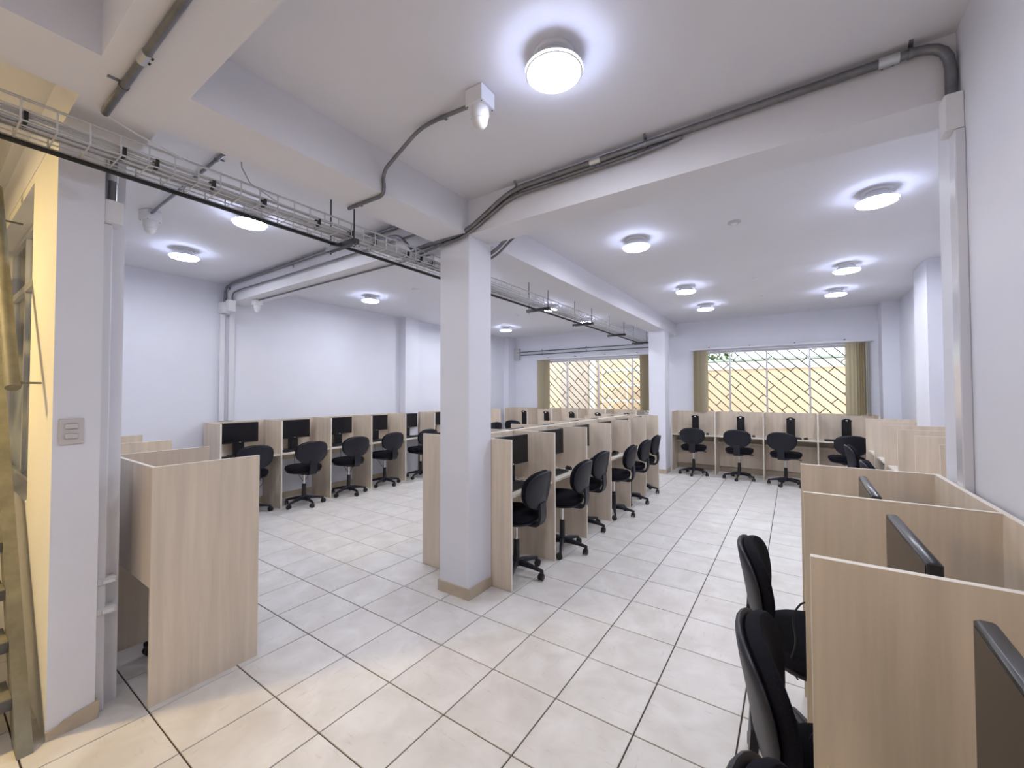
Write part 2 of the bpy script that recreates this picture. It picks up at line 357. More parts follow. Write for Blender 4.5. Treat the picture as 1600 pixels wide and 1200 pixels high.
def grille(w, label, shift):
    x0, x1, z0, z1 = w; yg = YB + .165
    p = empty('security_grille', ((x0 + x1) / 2, yg, z0), 0, label, 'grille', 'iron window grilles'); ox, oz = p.location.x, z0
    def clip(xa, za, xb, zb):
        t0, t1 = 0., 1.; dx, dz = xb - xa, zb - za
        for pp, q in ((-dx, xa - x0), (dx, x1 - xa), (-dz, za - z0), (dz, z1 - za)):
            if abs(pp) < 1e-9:
                if q < 0: return None
            else:
                r = q / pp
                if pp < 0: t0 = max(t0, r)
                else: t1 = min(t1, r)
        if t1 - t0 < 1e-3: return None
        return (xa + dx * t0, za + dz * t0, xa + dx * t1, za + dz * t1)
    lane = .128; L = .88; k2 = 2 ** -.5
    for side in ((x0, z0, x1, z0), (x0, z1, x1, z1), (x0, z0, x0, z1), (x1, z0, x1, z1)):
        MB().bar((side[0] - ox, 0, side[1] - oz), (side[2] - ox, 0, side[3] - oz), .014, .014, (0, 1, 0)).build('grille_border', 'grille_iron', p, smooth=False)
    def W(u, v): return (x0 + u * k2 + v * k2, z1 - u * k2 + v * k2)     # u down-right, v up-right
    for i in range(-30, 40):
        v = i * lane + shift
        c = clip(*W(-6, v), *W(6, v))
        if c: MB().bar((c[0] - ox, 0, c[1] - oz), (c[2] - ox, 0, c[3] - oz), .018, .012, (0, 1, 0)).build('diagonal_bar', 'grille_iron', p, smooth=False)
        for j in range(-8, 9):
            u = j * L + (L / 2 if i % 2 else 0) + .2
            a = W(u, v); b = W(u, v + lane); c = clip(*a, *b)
            if c and math.hypot(c[2] - c[0], c[3] - c[1]) > .03:
                MB().bar((c[0] - ox, 0, c[1] - oz), (c[2] - ox, 0, c[3] - oz), .016, .010, (0, 1, 0)).build('short_bar', 'grille_iron', p, smooth=False)
grille(W1, 'dark iron grille of slanting bars outside the left window', .05)
grille(W2, 'dark iron grille of slanting bars outside the right window', .0)
def blind(xr0, xr1, zr, zb, bunches, label):
    p = empty('vertical_blind', ((xr0 + xr1) / 2, YB - .06, zb), 0, label, 'blind', 'vertical window blinds'); ox = p.location.x; h = zr - zb
    MB().box(xr0 - ox, xr1 - ox, -.022, .022, h, h + .04).build('headrail', 'duct_white', p, smooth=False)
    for k in range(4):
        x = xr0 + (xr1 - xr0) * (.12 + .25 * k); MB().box(x - .012 - ox, x + .012 - ox, -.028, .05, h + .038, h + .052).build('bracket', 'black_plastic', p, smooth=False)
    sl = MB()
    n = 5; rr = [[(-.044 + .088 * i / n, .006 * math.sin(PI * i / n) + t, z) for i in range(n + 1)] for z in (0.0, h - .015) for t in (0, )]
    sl.loft(rr, cap=False, closed=False)
    rr2 = [[(q[0], q[1] + .0012, q[2]) for q in r] for r in rr]; sl.loft(rr2, cap=False, closed=False)
    me = sl.mesh('slat', 'blind_fabric')
    for x0, x1, cnt, a0, a1 in bunches:
        for i in range(cnt):
            t = i / max(1, cnt - 1); link_mesh('slat', me, p, (x0 + (x1 - x0) * t - ox, -.0 + random.uniform(-.004, .004), 0), (0, 0, math.radians(a0 + (a1 - a0) * t + random.uniform(-8, 8))))
blind(1.31, 4.26, 2.50, 1.20, [(1.38, 1.60, 8, 70, 25), (3.92, 4.03, 3, 12, 8), (4.06, 4.21, 6, 60, 78)], 'beige vertical blind gathered at both sides of the right window')
blind(-2.56, .56, 2.48, 1.20, [(-2.46, -2.17, 9, 20, 62), (.26, .50, 8, 30, 70)], 'beige vertical blind gathered at both sides of the left window')
# yard outside
structure('yard_ground', MB().box(-14, 16, YB + .2, 30, -.3, -.02), 'yard_ground', 'pale yard ground outside the windows', 'ground')
w = empty('garden_wall', (3.2, 11.0, 0), 0, 'peach garden wall with a pale capping band outside the right window', 'garden wall')
MB().box(-3.0, 8, -.1, .1, -.02, 2.22).build('wall_face', 'peach_plaster', w, smooth=False)
MB().box(-3.0, 8, -.14, .14, 2.22, 2.42).build('capping', 'cream_plaster', w, smooth=False)
w = empty('shed_roof', (3.4, 13.2, 0), 0, 'grey-green tin roof edge showing above the garden wall', 'roof')
MB().loft([[(-4.5, -1.5, 2.50), (7.5, -1.5, 2.50), (7.5, 1.6, 2.58), (-4.5, 1.6, 2.58)], [(-4.5, -1.5, 2.56), (7.5, -1.5, 2.56), (7.5, 1.6, 2.64), (-4.5, 1.6, 2.64)]]).build('roof_sheet', 'tin_roof', w, smooth=False)
MB().box(-4.5, 7.5, -1.3, -1.1, 0, 2.50).box(-4.5, 7.5, 1.3, 1.5, 0, 2.56).build('shed_wall', 'cream_plaster', w, smooth=False)
w = empty('neighbour_house', (-2.6, 11.3, 0), 0, 'peach rendered house seen through the left window', 'house')
MB().box(-5, 2.6, 0, 3, 0, 6).build('house_wall', 'peach_plaster', w, smooth=False)
MB().box(-.85, .15, -.28, 0, 0, 6).build('brown_wall_strip', 'brown_plaster', w, smooth=False)
MB().box(.16, .34, -.2, 0, 0, 6).build('downpipe_pier', 'cream_plaster', w, smooth=False)
o = empty('outdoor_stair', (-1.2, 10.55, 0), 0, 'pale metal outdoor stair against the peach house', 'stair')
for z in (.9, 1.35, 1.8, 2.25): MB().box(-.45, .75, -.25, .25, z, z + .05).build('tread', 'white_metal', o, smooth=False)
for x, y in ((-.45, -.25), (.75, -.25), (-.45, .25), (.75, .25), (.3, -.25)): MB().tube([(x, y, -.02), (x, y, 3.4)], .018, 6).build('post', 'white_metal', o)
MB().tube([(-.45, -.25, .9), (.75, -.25, 2.25)], .016, 6).build('brace', 'white_metal', o)
MB().tube([(-.45, .25, 1.35), (.75, .25, 2.7)], .016, 6).build('brace', 'white_metal', o)
o = empty('garden_tree', (.6, 15.5, 0), 0, 'leafy green tree beyond the garden wall', 'tree')
MB().tube([(0, 0, -.02), (.05, 0, 1.5), (0, .05, 3.0)], [.1, .08, .04], 8).build('trunk', 'bark', o)
lf = MB()
for k in range(700):
    a = random.uniform(0, 2 * PI); r = .75 * random.random() ** .5; z = 3.1 + random.uniform(-.75, .75); r *= math.sqrt(max(.05, 1 - ((z - 3.1) / .8) ** 2))
    c = Vector((r * math.cos(a), r * math.sin(a), z)); d = Vector((random.uniform(-1, 1), random.uniform(-1, 1), random.uniform(-1, 1))).normalized() * .09
    e = d.cross(Vector((random.uniform(-1, 1), random.uniform(-1, 1), .3))).normalized() * .04
    n0 = len(lf.v); lf.v += [tuple(c - d), tuple(c + e), tuple(c + d), tuple(c - e)]; lf.f.append((n0, n0 + 1, n0 + 2, n0 + 3))
tag(lf.build('foliage', 'leaf', o, smooth=False), None, kind='stuff')

# interior window in the stair partition
x0, x1, z0, z1 = SO
p = empty('window_3', ((x0 + x1) / 2, -1.03, z0), 0, 'inner aluminium window with a transom in the stair partition', 'window', kind='structure'); ox = p.location.x
f = MB(); zt = 2.36 - z0
for a in ((x0, x1, 0, .04), (x0, x1, z1 - z0 - .04, z1 - z0), (x0, x1, zt, zt + .05), (x0, x0 + .04, .04, z1 - z0 - .04), (x1 - .05, x1, .04, z1 - z0 - .04)):
    f.box(a[0] - ox, a[1] - ox, -.025, .025, a[2], a[3])
f.build('window_frame', 'aluminium', p, smooth=False)
for m in (-.95, -1.62): MB().box(m - .018 - ox, m + .018 - ox, -.022, .022, .04, z1 - z0 - .04).build('mullion', 'aluminium', p, smooth=False)
for a, b in ((x0 + .04, -1.64), (-1.60, -.97), (-.93, x1 - .05)):
    MB().box(a - ox, b - ox, -.003, .003, .04, .68).build('pane', 'frosted_glass', p, smooth=False)
    MB().box(a - ox, b - ox, -.003, .003, .68, zt).build('pane', 'window_glass', p, smooth=False)
    MB().box(a - ox, b - ox, -.003, .003, zt + .05, z1 - z0 - .04).build('pane', 'window_glass', p, smooth=False)
MB().box(x0 - ox, x1 - ox, -.117, -.026, -.002, .015).build('window_sill', 'wall_paint', p, smooth=False)

# ------------------------------------------------------------------ metal stairs
st = empty('metal_stairs', (.25, -1.2, 0), 0, 'steep olive-grey steel stairs with open treads along the partition', 'stairs')
RISE, RUN, NT = .205, .155, 15
slope = RISE / RUN
for yy in (-.012, -.86):
    MB().loft([[(.03, yy - .025, 0), (-.11, yy - .025, 0), (-.11 - RUN * NT, yy - .025, RISE * NT), (.03 - RUN * NT, yy - .025, RISE * NT)],
               [(.03, yy + .025, 0), (-.11, yy + .025, 0), (-.11 - RUN * NT, yy + .025, RISE * NT), (.03 - RUN * NT, yy + .025, RISE * NT)]]).build('stringer', 'stair_steel', st, smooth=False)
for k in range(1, NT):
    xk = -RUN * k + .02
    t = MB().box(xk - .2, xk, -.834, -.038, RISE * k - .012, RISE * k).build('tread', 'stair_steel', st, smooth=False)
    MB().box(xk, xk + .012, -.834, -.038, RISE * k - .05, RISE * k).build('nosing', 'stair_tread_dark', t, smooth=False)
p0 = (-.22, -.05, 1.63); MB().tube([p0, (-.22 - .155 * 6, -.05, 1.63 + .205 * 6)], .026, 16).build('handrail', 'stair_steel', st)
MB().tube([(-.26, -.05, 1.655), (-.26, .045, 1.655)], .006, 6).build('handrail_bracket', 'stair_steel', st)
MB().tube([(-1.0, -.05, 2.63), (-1.0, .045, 2.63)], .006, 6).build('handrail_bracket', 'stair_steel', st)

# ------------------------------------------------------------------ ceiling lamps
def lamp_proto(dm, glow=True):
    r = empty('ceiling_lamp'); r['category'] = 'lamp'; r['group'] = 'round ceiling lamps'
    MB().lathe([(.030, -.014), (.088, -.014), (.092, -.004), (.092, 0), (.030, 0)], 32).build('flange', 'lamp_body', r)
    MB().lathe([(.070, -.014), (.075, -.030), (.10, -.055), (.122, -.078), (.05, -.078), (.05, -.014)], 32).build('body', 'lamp_body', r)
    MB().lathe([(.105, -.080), (.1275, -.080), (.1280, -.077), (.124, -.073), (.105, -.073)], 40).build('rim', 'lamp_body', r)
    if glow: MB().lathe([(.1285, -.0895), (.1285, -.0805)], 40, cap=False).build('glow_ring', 'lamp_halo', r)
    MB().lathe([(.1285, -.0895), (.126, -.0925), (.119, -.0915), (.1185, -.0895)], 40).build('lens_ring', 'lamp_body', r)
    MB().lathe([(.118, -.086), (.118, -.0905), (.001, -.0925)], 32, cap=False).build('diffuser', dm, r)
    return r
lp = lamp_proto('lamp_diffuser')
LAMPS = [(2.235, .075, 'large round lamp nearest the viewer, beside the white dome camera'),
         (1.84, 2.50, 'round lamp over the aisle, just past the cross beam'), (1.86, 4.69, 'round lamp over the aisle, second from the cross beam'), (1.88, 6.17, 'round lamp over the aisle, nearest the right window'),
         (3.645, 2.56, 'round lamp near the right wall, just past the cross beam'), (3.645, 4.69, 'round lamp near the right wall, second from the cross beam'), (3.64, 6.12, 'round lamp near the right wall, closest to the window'),
         (-.68, .075, 'round lamp just under the cable tray in the left bay'), (-2.18, .085, 'round lamp by the left wall, nearest the stair partition'),
         (-2.31, 2.50, 'round lamp by the left wall, left of the middle pillar'), (-.36, 2.5, 'round lamp hidden behind the top of the middle pillar'), (-2.32, 4.69, 'round lamp by the left wall, hidden behind the middle pillar'), (-2.32, 6.17, 'round lamp by the left wall, seen just right of the middle pillar'),
         (-.35, 4.70, 'round lamp seen through the cable tray, the nearer of two'), (-.35, 6.25, 'round lamp seen through the cable tray, the farther of two'),
         (2.235, -2.7, 'round lamp behind the viewer')]
for i, (x, y, l) in enumerate(LAMPS):
    if i == 0: lp.location = (x, y, ZC); lp['label'] = l
    else: copy_tree(lp, (x, y, ZC), random.uniform(0, 6), l)
wl = lamp_proto('warm_diffuser', False); wl.location = (-.66, -2.55, ZC); wl['label'] = 'warm yellow lamp over the foot of the metal stairs'

# small ceiling fittings
def disc(name, x, y, r, h, m, label, cat):
    o = empty(name, (x, y, ZC), 0, label, cat)
    MB().lathe([(r, 0), (r, -h * .5), (r * .8, -h)], 24).build('cover', m, o); MB().lathe([(r * .45, -h), (r * .4, -h * 1.5), (.003, -h * 1.55)], 20).build('sensor', 'plastic_white' if m != 'plastic_white' else 'lamp_body', o)
disc('smoke_detector', 2.69, 2.59, .055, .012, 'cable_grey', 'grey smoke detector over the aisle between the nearest two lamps', 'detector')
disc('sprinkler_head', 2.71, 4.75, .035, .014, 'plastic_white', 'small white ceiling sensor farther along the right bay', 'sensor')
disc('sprinkler_head', 2.72, 6.0, .035, .014, 'plastic_white', 'small white ceiling sensor nearest the right window', 'sensor')
disc('sprinkler_head', -1.43, 2.62, .05, .012, 'plastic_white', 'flat white ceiling sensor left of the middle pillar', 'sensor')
disc('sprinkler_head', -1.3, 5.1, .04, .012, 'plastic_white', 'small white ceiling sensor above the left island carrels', 'sensor')

# dome cameras
def dome_camera(x, y, z, rz, label, s=1):
    o = empty('security_camera', (x, y, z), rz, label, 'camera', 'dome security cameras')
    a = .054 * s
    MB().cbox(-a, a, -a, a, -.085 * s, 0, .004).build('junction_box', 'plastic_white', o)
    for dx, dy in ((-1, -1), (1, -1), (1, 1), (-1, 1)): MB().lathe([(.004, 0), (.003, -.003)], 8, (dx * a * .82, dy * a * .82, -.085 * s)).build('screw', 'dark_steel', o)
    MB().lathe([(.046 * s, -.085 * s), (.047 * s, -.12 * s), (.040 * s, -.145 * s)], 24).build('camera_base', 'plastic_white', o)
    MB().lathe([(.040 * s, -.147 * s), (.037 * s, -.165 * s), (.022 * s, -.185 * s), (.006 * s, -.192 * s)], 24).build('camera_ball', 'lamp_body', o)
    MB().box(-.0475 * s, -.0465 * s, -.012, .012, -.128 * s, -.104 * s).build('sticker', 'key_black', o, smooth=False)
dome_camera(1.815, .07, ZC, 0, 'white dome camera on a square box beside the nearest lamp')
dome_camera(-1.30, -.42, ZC, .3, 'white dome camera over the left bay near the stair partition')
dome_camera(-2.78, 1.07, ZB, 0, 'white dome camera under the cross beam near the left wall', .9)

# ------------------------------------------------------------------ conduits
def conduit(name, pts, r, label, clamps=(), couplings=(), bend=.08, m='galvanised', clampdir=(0, 0, 1), group='metal conduits'):
    """clamps / couplings are fractions of the path length."""
    P = rounded_path(pts, bend); L = [0]
    for a, b in zip(P[:-1], P[1:]): L.append(L[-1] + (b - a).length)
    o = empty(name, P[0], 0, label, 'conduit', group); off = Vector(P[0])
    MB().tube([p - off for p in P], r, 12).build('pipe', m, o)
    def at(t):
        s_ = t * L[-1]
        for i in range(len(P) - 1):
            if L[i + 1] >= s_: return P[i].lerp(P[i + 1], (s_ - L[i]) / max(1e-6, L[i + 1] - L[i])), (P[i + 1] - P[i]).normalized()
        return P[-1], (P[-1] - P[-2]).normalized()
    for t in couplings:
        q, d = at(t); q = q - off
        c = MB().tube([q - d * .035, q + d * .035], r * 1.16, 14).build('coupling', 'coupling_steel', o)
        x = d.cross(Vector((0, .3, 1))).normalized() * r * 1.1
        MB().tube([q + d * .018 - x, q + d * .018 - x * 1.45], .005, 6).tube([q - d * .018 - x, q - d * .018 - x * 1.45], .005, 6).build('set_screw', 'dark_steel', c)
    for t in clamps:
        q, d = at(t); q = q - off; n = Vector(clampdir)
        c = MB().tube([q - d * .008, q + d * .008], r * 1.2, 12)
        x = d.cross(n).normalized(); c.bar(q + x * r * .8 + n * r, q + x * (r * 1.2 + .03) + n * r, .016, .004, n); c.build('clamp', 'galvanised', o)
    return o
yf = BY0 - .03
conduit('conduit', [(.40, yf, 2.83), (1.02, yf, 2.862), (1.44, yf, 3.07), (3.665, yf, 3.078), (3.665, yf, 2.82)], .0195,
        'thick steel conduit along the cross beam, bending down to the box at right', clamps=(.1, .32, .58, .905), couplings=(.49, .885), bend=.13, clampdir=(0, .6, 1))
conduit('conduit', [(.40, yf + .004, 2.785), (1.0, yf + .002, 2.83), (1.43, yf + .004, 3.022), (2.35, yf + .006, 3.026), (2.6, yf + .01, 3.05)], .012,
        'thinner steel conduit just below the thick one on the cross beam', clamps=(.12,), bend=.1, clampdir=(0, 1, 0))
conduit('conduit', [(.5, yf, 3.085), (-3.14, yf, 3.085), (-3.33, yf, 3.05), (-3.345, yf, 2.83)], .016, 'upper steel conduit on the left half of the cross beam', clamps=(.22, .52, .93), bend=.12, clampdir=(0, 1, 0))
conduit('conduit', [(.5, yf, 2.965), (-2.93, yf, 2.965), (-3.10, yf, 2.95), (-3.115, yf, 2.83)], .010, 'lower steel conduit on the left half of the cross beam', clamps=(.3, .55, .75, .93), bend=.1, clampdir=(0, 0, 1))
conduit('conduit', [(.45, 1.07, ZB - .016), (-2.73, 1.07, ZB - .012)], .0085, 'thin conduit under the cross beam leading to the left dome camera', clamps=(.3, .6), clampdir=(0, 0, 1))
conduit('conduit', [(.62, -1.065, ZB - .016), (2.6, -1.065, ZB - .016)], .0145, 'straight steel conduit under the beam at the upper left', clamps=(.14,), couplings=(.27,), clampdir=(0, 0, 1))
conduit('conduit', [(1.762, .07, ZC - .045), (1.52, .075, ZC - .02), (1.36, .08, ZC - .02), (1.022, .10, ZB + .12), (1.02, .12, ZB - .015), (.66, .11, ZB - .013)], .011,
        'bent conduit from the nearest dome camera down the lengthwise beam', clamps=(.18, .93), bend=.1, clampdir=(0, 0, 1))
conduit('conduit', [(.17, -.44, ZC - .016), (-1.24, -.425, ZC - .03)], .011, 'short conduit feeding the dome camera over the left bay', clamps=(.08,), clampdir=(0, 0, 1))
for dz, l in ((0, 'upper thin conduit on the end wall above the left window'), (-.085, 'lower thin conduit on the end wall above the left window')):
    conduit('conduit', [(-3.05, YB - .03, 2.72 + dz), (.66, YB - .03, 2.72 + dz)], .013, l, clamps=(.18, .52), clampdir=(0, 1, 0))
conduit('conduit', [(.80, BY1 + .045, 2.765), (1.01, BY1 + .045, 2.785), (1.20, BY1 + .02, 2.89), (1.6, BY1 + .02, 3.06)], .0145, 'thicker of two conduits rising behind the top of the middle pillar', bend=.1)
conduit('conduit', [(.80, BY1 + .06, 2.735), (1.02, BY1 + .06, 2.752), (1.24, BY1 + .035, 2.88), (1.6, BY1 + .02, 3.02)], .010, 'thinner of two conduits rising behind the top of the middle pillar', bend=.1)
conduit('conduit', [(.10, -.84, 3.06), (.165, -.90, 3.04), (.165, -.945, 2.82), (.165, -.945, 2.60)], .018, 'steel conduit dropping down beside the stair partition', couplings=(.72,), bend=.06)
conduit('conduit', [(.5, .80, 2.80), (.3, .84, 2.97), (-.1, .87, 3.02), (-.35, .90, 3.03)], .013, 'short flexible conduit looping from the cable tray to the beam', bend=.1)
# boxes and ducts
def duct(name, x0, x1, y0, y1, z0, z1, m, label, cat='cable duct'):
    o = empty(name, ((x0 + x1) / 2, (y0 + y1) / 2, z0), 0, label, cat); a, b = (x1 - x0) / 2, (y1 - y0) / 2
    MB().cbox(-a, a, -b, b, 0, z1 - z0, .004).build('channel', m, o)
    return o
duct('junction_box', 3.632, XRN, .85, .932, 2.67, 2.825, 'plastic_white', 'white junction box where the thick conduit meets the right wall', 'junction box')
duct('cable_duct', 3.657, XRN, .845, .925, 0, 2.67, 'duct_gloss', 'glossy white cable duct running down the near right wall')
duct('junction_box', XL, XL + .13, .845, .93, 2.70, 2.85, 'plastic_white', 'white junction box under the upper conduit on the left wall', 'junction box')
duct('junction_box', XL + .235, XL + .345, .845, .93, 2.70, 2.85, 'plastic_white', 'white junction box under the lower conduit on the left wall', 'junction box')
duct('cable_duct', XL, XL + .045, .86, .92, 1.225, 2.70, 'duct_white', 'white vertical cable duct on the left wall, the left one of a pair')
duct('cable_duct', XL, XL + .045, .97, 1.04, 1.225, 2.70, 'duct_white', 'white vertical cable duct on the left wall, the right one of a pair')
duct('junction_box', .03, .215, -.984, -.91, 2.48, 2.60, 'plastic_white', 'white junction box on the side of the stair partition', 'junction box')
duct('cable_duct', .131, .19, -.984, -.945, .0, 2.48, 'duct_white', 'white cable duct running down the side of the stair partition')
duct('switch_box', -3.26, -3.07, YB - .08, YB, 2.50, 2.82, 'cable_grey', 'grey metal box at the end of the conduits on the end wall', 'electrical box')
# light switch
o = empty('light_switch', (WX1, -1.085, 1.42), 0, 'double light switch on a beige plate on the stair partition', 'switch')
MB().cbox(0, .010, -.042, .042, -.062, .062, .003).build('plate', 'switch_plate', o)
for z in (-.035, .012): MB().cbox(.010, .015, -.024, .022, z, z + .026, .002).build('rocker', 'switch_plate', o)
for z, l in ((.48, 'lower white duct clip behind the stair partition'), (.63, 'upper white duct clip behind the stair partition')):
    o = empty('duct_clip', (.19, -.93, z), 0, l, 'clip', 'duct clips'); MB().cbox(-.06, .007, -.05, .025, 0, .03, .003).build('saddle', 'plastic_white', o)
    MB().cbox(.005, .016, -.03, .018, .005, .025, .002).build('tab', 'plastic_white', o)

# ------------------------------------------------------------------ cable tray
TX0, TX1, TZ0, TZ1, TY0, TY1 = .35, .55, 2.705, 2.795, -2.6, 7.93
tr = empty('cable_tray', (.45, 0, TZ0), 0, 'long wire mesh cable tray hung below the ceiling', 'cable tray')
for x, z in ((-.10, .088), (-.10, .045), (-.10, 0), (-.05, 0), (0, 0), (.05, 0), (.10, 0), (.10, .045), (.10, .088)):
    MB().tube([(x, TY0, z), (x, TY1, z)], .0036 if z < .08 else .006, 6).build('long_wire', 'wire_steel', tr)
um = MB().tube([(-.104, 0, .088), (-.104, 0, -.004), (.104, 0, -.004), (.104, 0, .088)], .0036, 6).mesh('cross_wire', 'wire_steel')
n = int((TY1 - TY0) / .1)
for k in range(n + 1): link_mesh('cross_wire', um, tr, (0, TY0 + .1 * k + .004, 0))
# cables lying in the tray
cb = empty('network_cables', (.45, 0, TZ0), 0, 'bundle of grey network cables lying in the wire tray', 'cables')
for k in range(15):
    x = -.012 + .0135 * (k % 8) + .006 * (k // 8); z = .010 + .012 * (k // 8) + .018 * max(0, (k % 8) - 5); ye = (1.35 if k % 3 == 0 else 7.4)
    pts = []; y = TY0 + .1
    while y < ye: pts.append((x + .005 * math.sin(y * 2.1 + k) + (-.07 if y > 1.6 else 0) * (k % 3) / 2, y, z + .003 * math.sin(y * 3 + 2 * k))); y += .2
    MB().tube(pts, .0042, 6).build('cable', 'cable_grey', cb)
for y in (-1.28, -.98, -.86, -.62, -.36, -.02, .22, .42, .74, .88, 1.02, 1.2): MB().box(.022, .094, y - .006, y + .006, .004, .05).build('strap', 'cable_black', cb, smooth=False)
o = MB().tube([(.360, TY0 + .1, TZ0 - .019), (.362, 1.2, TZ0 - .019), (.361, 7.6, TZ0 - .019)], .0115, 8).build('power_cable', 'cable_black')
tag(o, 'thick black power cable along the edge of the wire tray', 'cable')
o = empty('fibre_cable', (.5, -.93, 2.81), 0, 'thin white cable hanging from the upper-left conduit to the tray', 'cable')
MB().tube([(.115, -.135, .02), (.09, -.02, .0), (.05, .18, -.02), (.045, .8, -.012), (.05, 1.7, -.012)], .004, 6).build('sheath', 'plastic_white', o)
tag(MB().tube([(.19, -.35, ZC), (.2, -.35, ZC - .07), (.22, -.31, ZC - .16), (.35, -.25, ZC - .26), (.42, -.2, ZC - .32)], .004, 6).build('loose_cable', 'cable_grey'), 'single grey cable dropping from the slab into the tray', 'cable')
# trapeze hangers
HANG = [(.2, 'trapeze hanger of the tray in front of the middle pillar'), (-1.40, 'trapeze hanger of the tray at the far upper left'), (2.95, 'trapeze hanger of the tray, first past the middle pillar'), (4.3, 'trapeze hanger of the tray, second past the middle pillar'), (5.75, 'trapeze hanger of the tray, third past the middle pillar'), (7.15, 'trapeze hanger of the tray nearest the end wall')]
for y, l in HANG:
    h = empty('tray_hanger', (.45, y, TZ0), 0, l, 'hanger', 'tray hangers')
    MB().box(-.17, .17, -.021, .021, -.066, -.032).build('strut', 'dark_steel', h, smooth=False)
    for x in (-.14, .14):
        r = MB().tube([(x, 0, -.085), (x, 0, ZC - TZ0)], .005, 6).build('rod', 'dark_steel', h); MB().lathe([(.01, -.078), (.01, -.067)], 6, (x, 0, 0)).build('nut', 'coupling_steel', r)

# ------------------------------------------------------------------ study carrels
T = 1.22; TH = .018; DZ = .755
def carrel(name_loc, w, d, label, group, first_panel=True, last_panel=True, end_depth=None, back_z=.60, rz=0, rail=False):
    """local frame: x along the row from 0 to w, opening towards -y (front edge y=-d), back panel at y=0."""
    o = empty('study_carrel', name_loc, rz, label, 'carrel', group)
    def panel(x, y0, y1):
        q = MB().box(x - TH / 2, x + TH / 2, y0, y1, 0, T - .001).build('side_panel', 'wood', o, smooth=False)
        MB().box(x - TH / 2 - .0006, x + TH / 2 + .0006, y0 - .001, y1, T - .001, T).box(x - TH / 2 - .0006, x + TH / 2 + .0006, y0 - .0015, y0, 0, T - .001).build('edge_band', 'wood_edge', q, smooth=False)
    if first_panel: panel(0, -d, .0 if not end_depth else end_depth)
    if last_panel: panel(w, -d, .0)
    q = MB().box(TH / 2, w - TH / 2, -TH, 0, back_z, T - .001).build('back_panel', 'wood', o, smooth=False)
    MB().box(TH / 2, w - TH / 2, -TH, 0, T - .001, T).build('edge_band', 'wood_edge', q, smooth=False)
    q = MB().box(TH / 2, w - TH / 2, -d + .025, -TH, DZ - .02, DZ).build('desk_top', 'desk_wood', o, smooth=False)
    MB().box(TH / 2, w - TH / 2, -d + .0235, -d + .025, DZ - .02, DZ).build('edge_band', 'wood_edge', q, smooth=False)
    if rail: MB().box(TH / 2, w - TH / 2, -.16, -.02, .575, .605).build('cable_shelf', 'desk_wood', o, smooth=False)
    return o
# placing frames: each row gives (origin of back line, direction) so that things on a desk can be put by (u along, v out from the back)
class Row:
    def __init__(s, ox, oy, rz, w, d): s.o = Vector((ox, oy, 0)); s.rz = rz; s.w = w; s.d = d; s.M = Matrix.Rotation(rz, 3, 'Z')
    def at(s, u, v, z=0): return tuple(s.o + s.M @ Vector((u, -v, 0)) + Vector((0, 0, z)))
D = .52
# left wall row: opens to +X. local -y -> +X : rz = +90deg, x -> +Y
left = Row(-3.325, .68, PI / 2, .744, .52)
right_i = Row(.705, 1.24, PI / 2, .737, .50)           # island, right side
left_i = Row(.685, 1.24 + .737 * 6, -PI / 2, .737, .49)  # island, left side: opens to -X
back_r = Row(1.015, 7.925, 0, .812, .53)               # opens to -Y
back_l = Row(-3.22, 7.925, 0, .70, .53)
right_f = Row(4.52, 6.42, -PI / 2, .742, .54)          # opens to -X, runs to -Y
right_n = Row(3.655, 1.165, -PI / 2, .75, .525)
near_l = Row(.36, -.815, PI, .75, .515)               # opens to +Y, runs to -X
def build_row(row, n, texts, group, ext=None, rail=False, back_z=.60, close=True):
    for k in range(n):
        carrel(row.at(row.w * k, 0), row.w, row.d, texts(k), group, True, close and k == n - 1, ext if k == 0 else None, back_z, row.rz, rail)
build_row(left, 8, lambda k: 'wooden study carrel on the left wall, %s counted from the near end' % ORD[k], 'carrels along the left wall')
build_row(right_i, 6, lambda k: ('wooden study carrel at the near right corner of the island, beside the pillar' if k == 0 else 'wooden island carrel facing the aisle, %s from the middle pillar' % ORD[k]), 'island carrels facing the aisle', ext=.51)
build_row(left_i, 6, lambda k: 'wooden island carrel facing the left wall, %s from the pillar end' % ORD[5 - k], 'island carrels facing the left wall', close=False)
build_row(back_r, 4, lambda k: 'wooden study carrel under the right window, %s from the pillar' % ORD[k], 'carrels under the right window', rail=True, back_z=.10)
build_row(back_l, 5, lambda k: 'wooden study carrel under the left window, %s from the left corner' % ORD[k], 'carrels under the left window')
build_row(right_f, 6, lambda k: 'wooden study carrel on the far right wall, %s from the window end' % ORD[k], 'carrels along the far right wall')
build_row(right_n, 4, lambda k: ('wooden study carrel nearest right, in the bottom right corner' if k == 2 else 'wooden study carrel on the near right wall, %s from its far end' % ORD[k]), 'carrels along the near right wall')
build_row(near_l, 5, lambda k: ('wooden study carrel with the broad end panel beside the stair partition' if k == 0 else 'wooden study carrel behind the stair partition, %s from its end panel' % ORD[k]), 'carrels behind the stair partition')

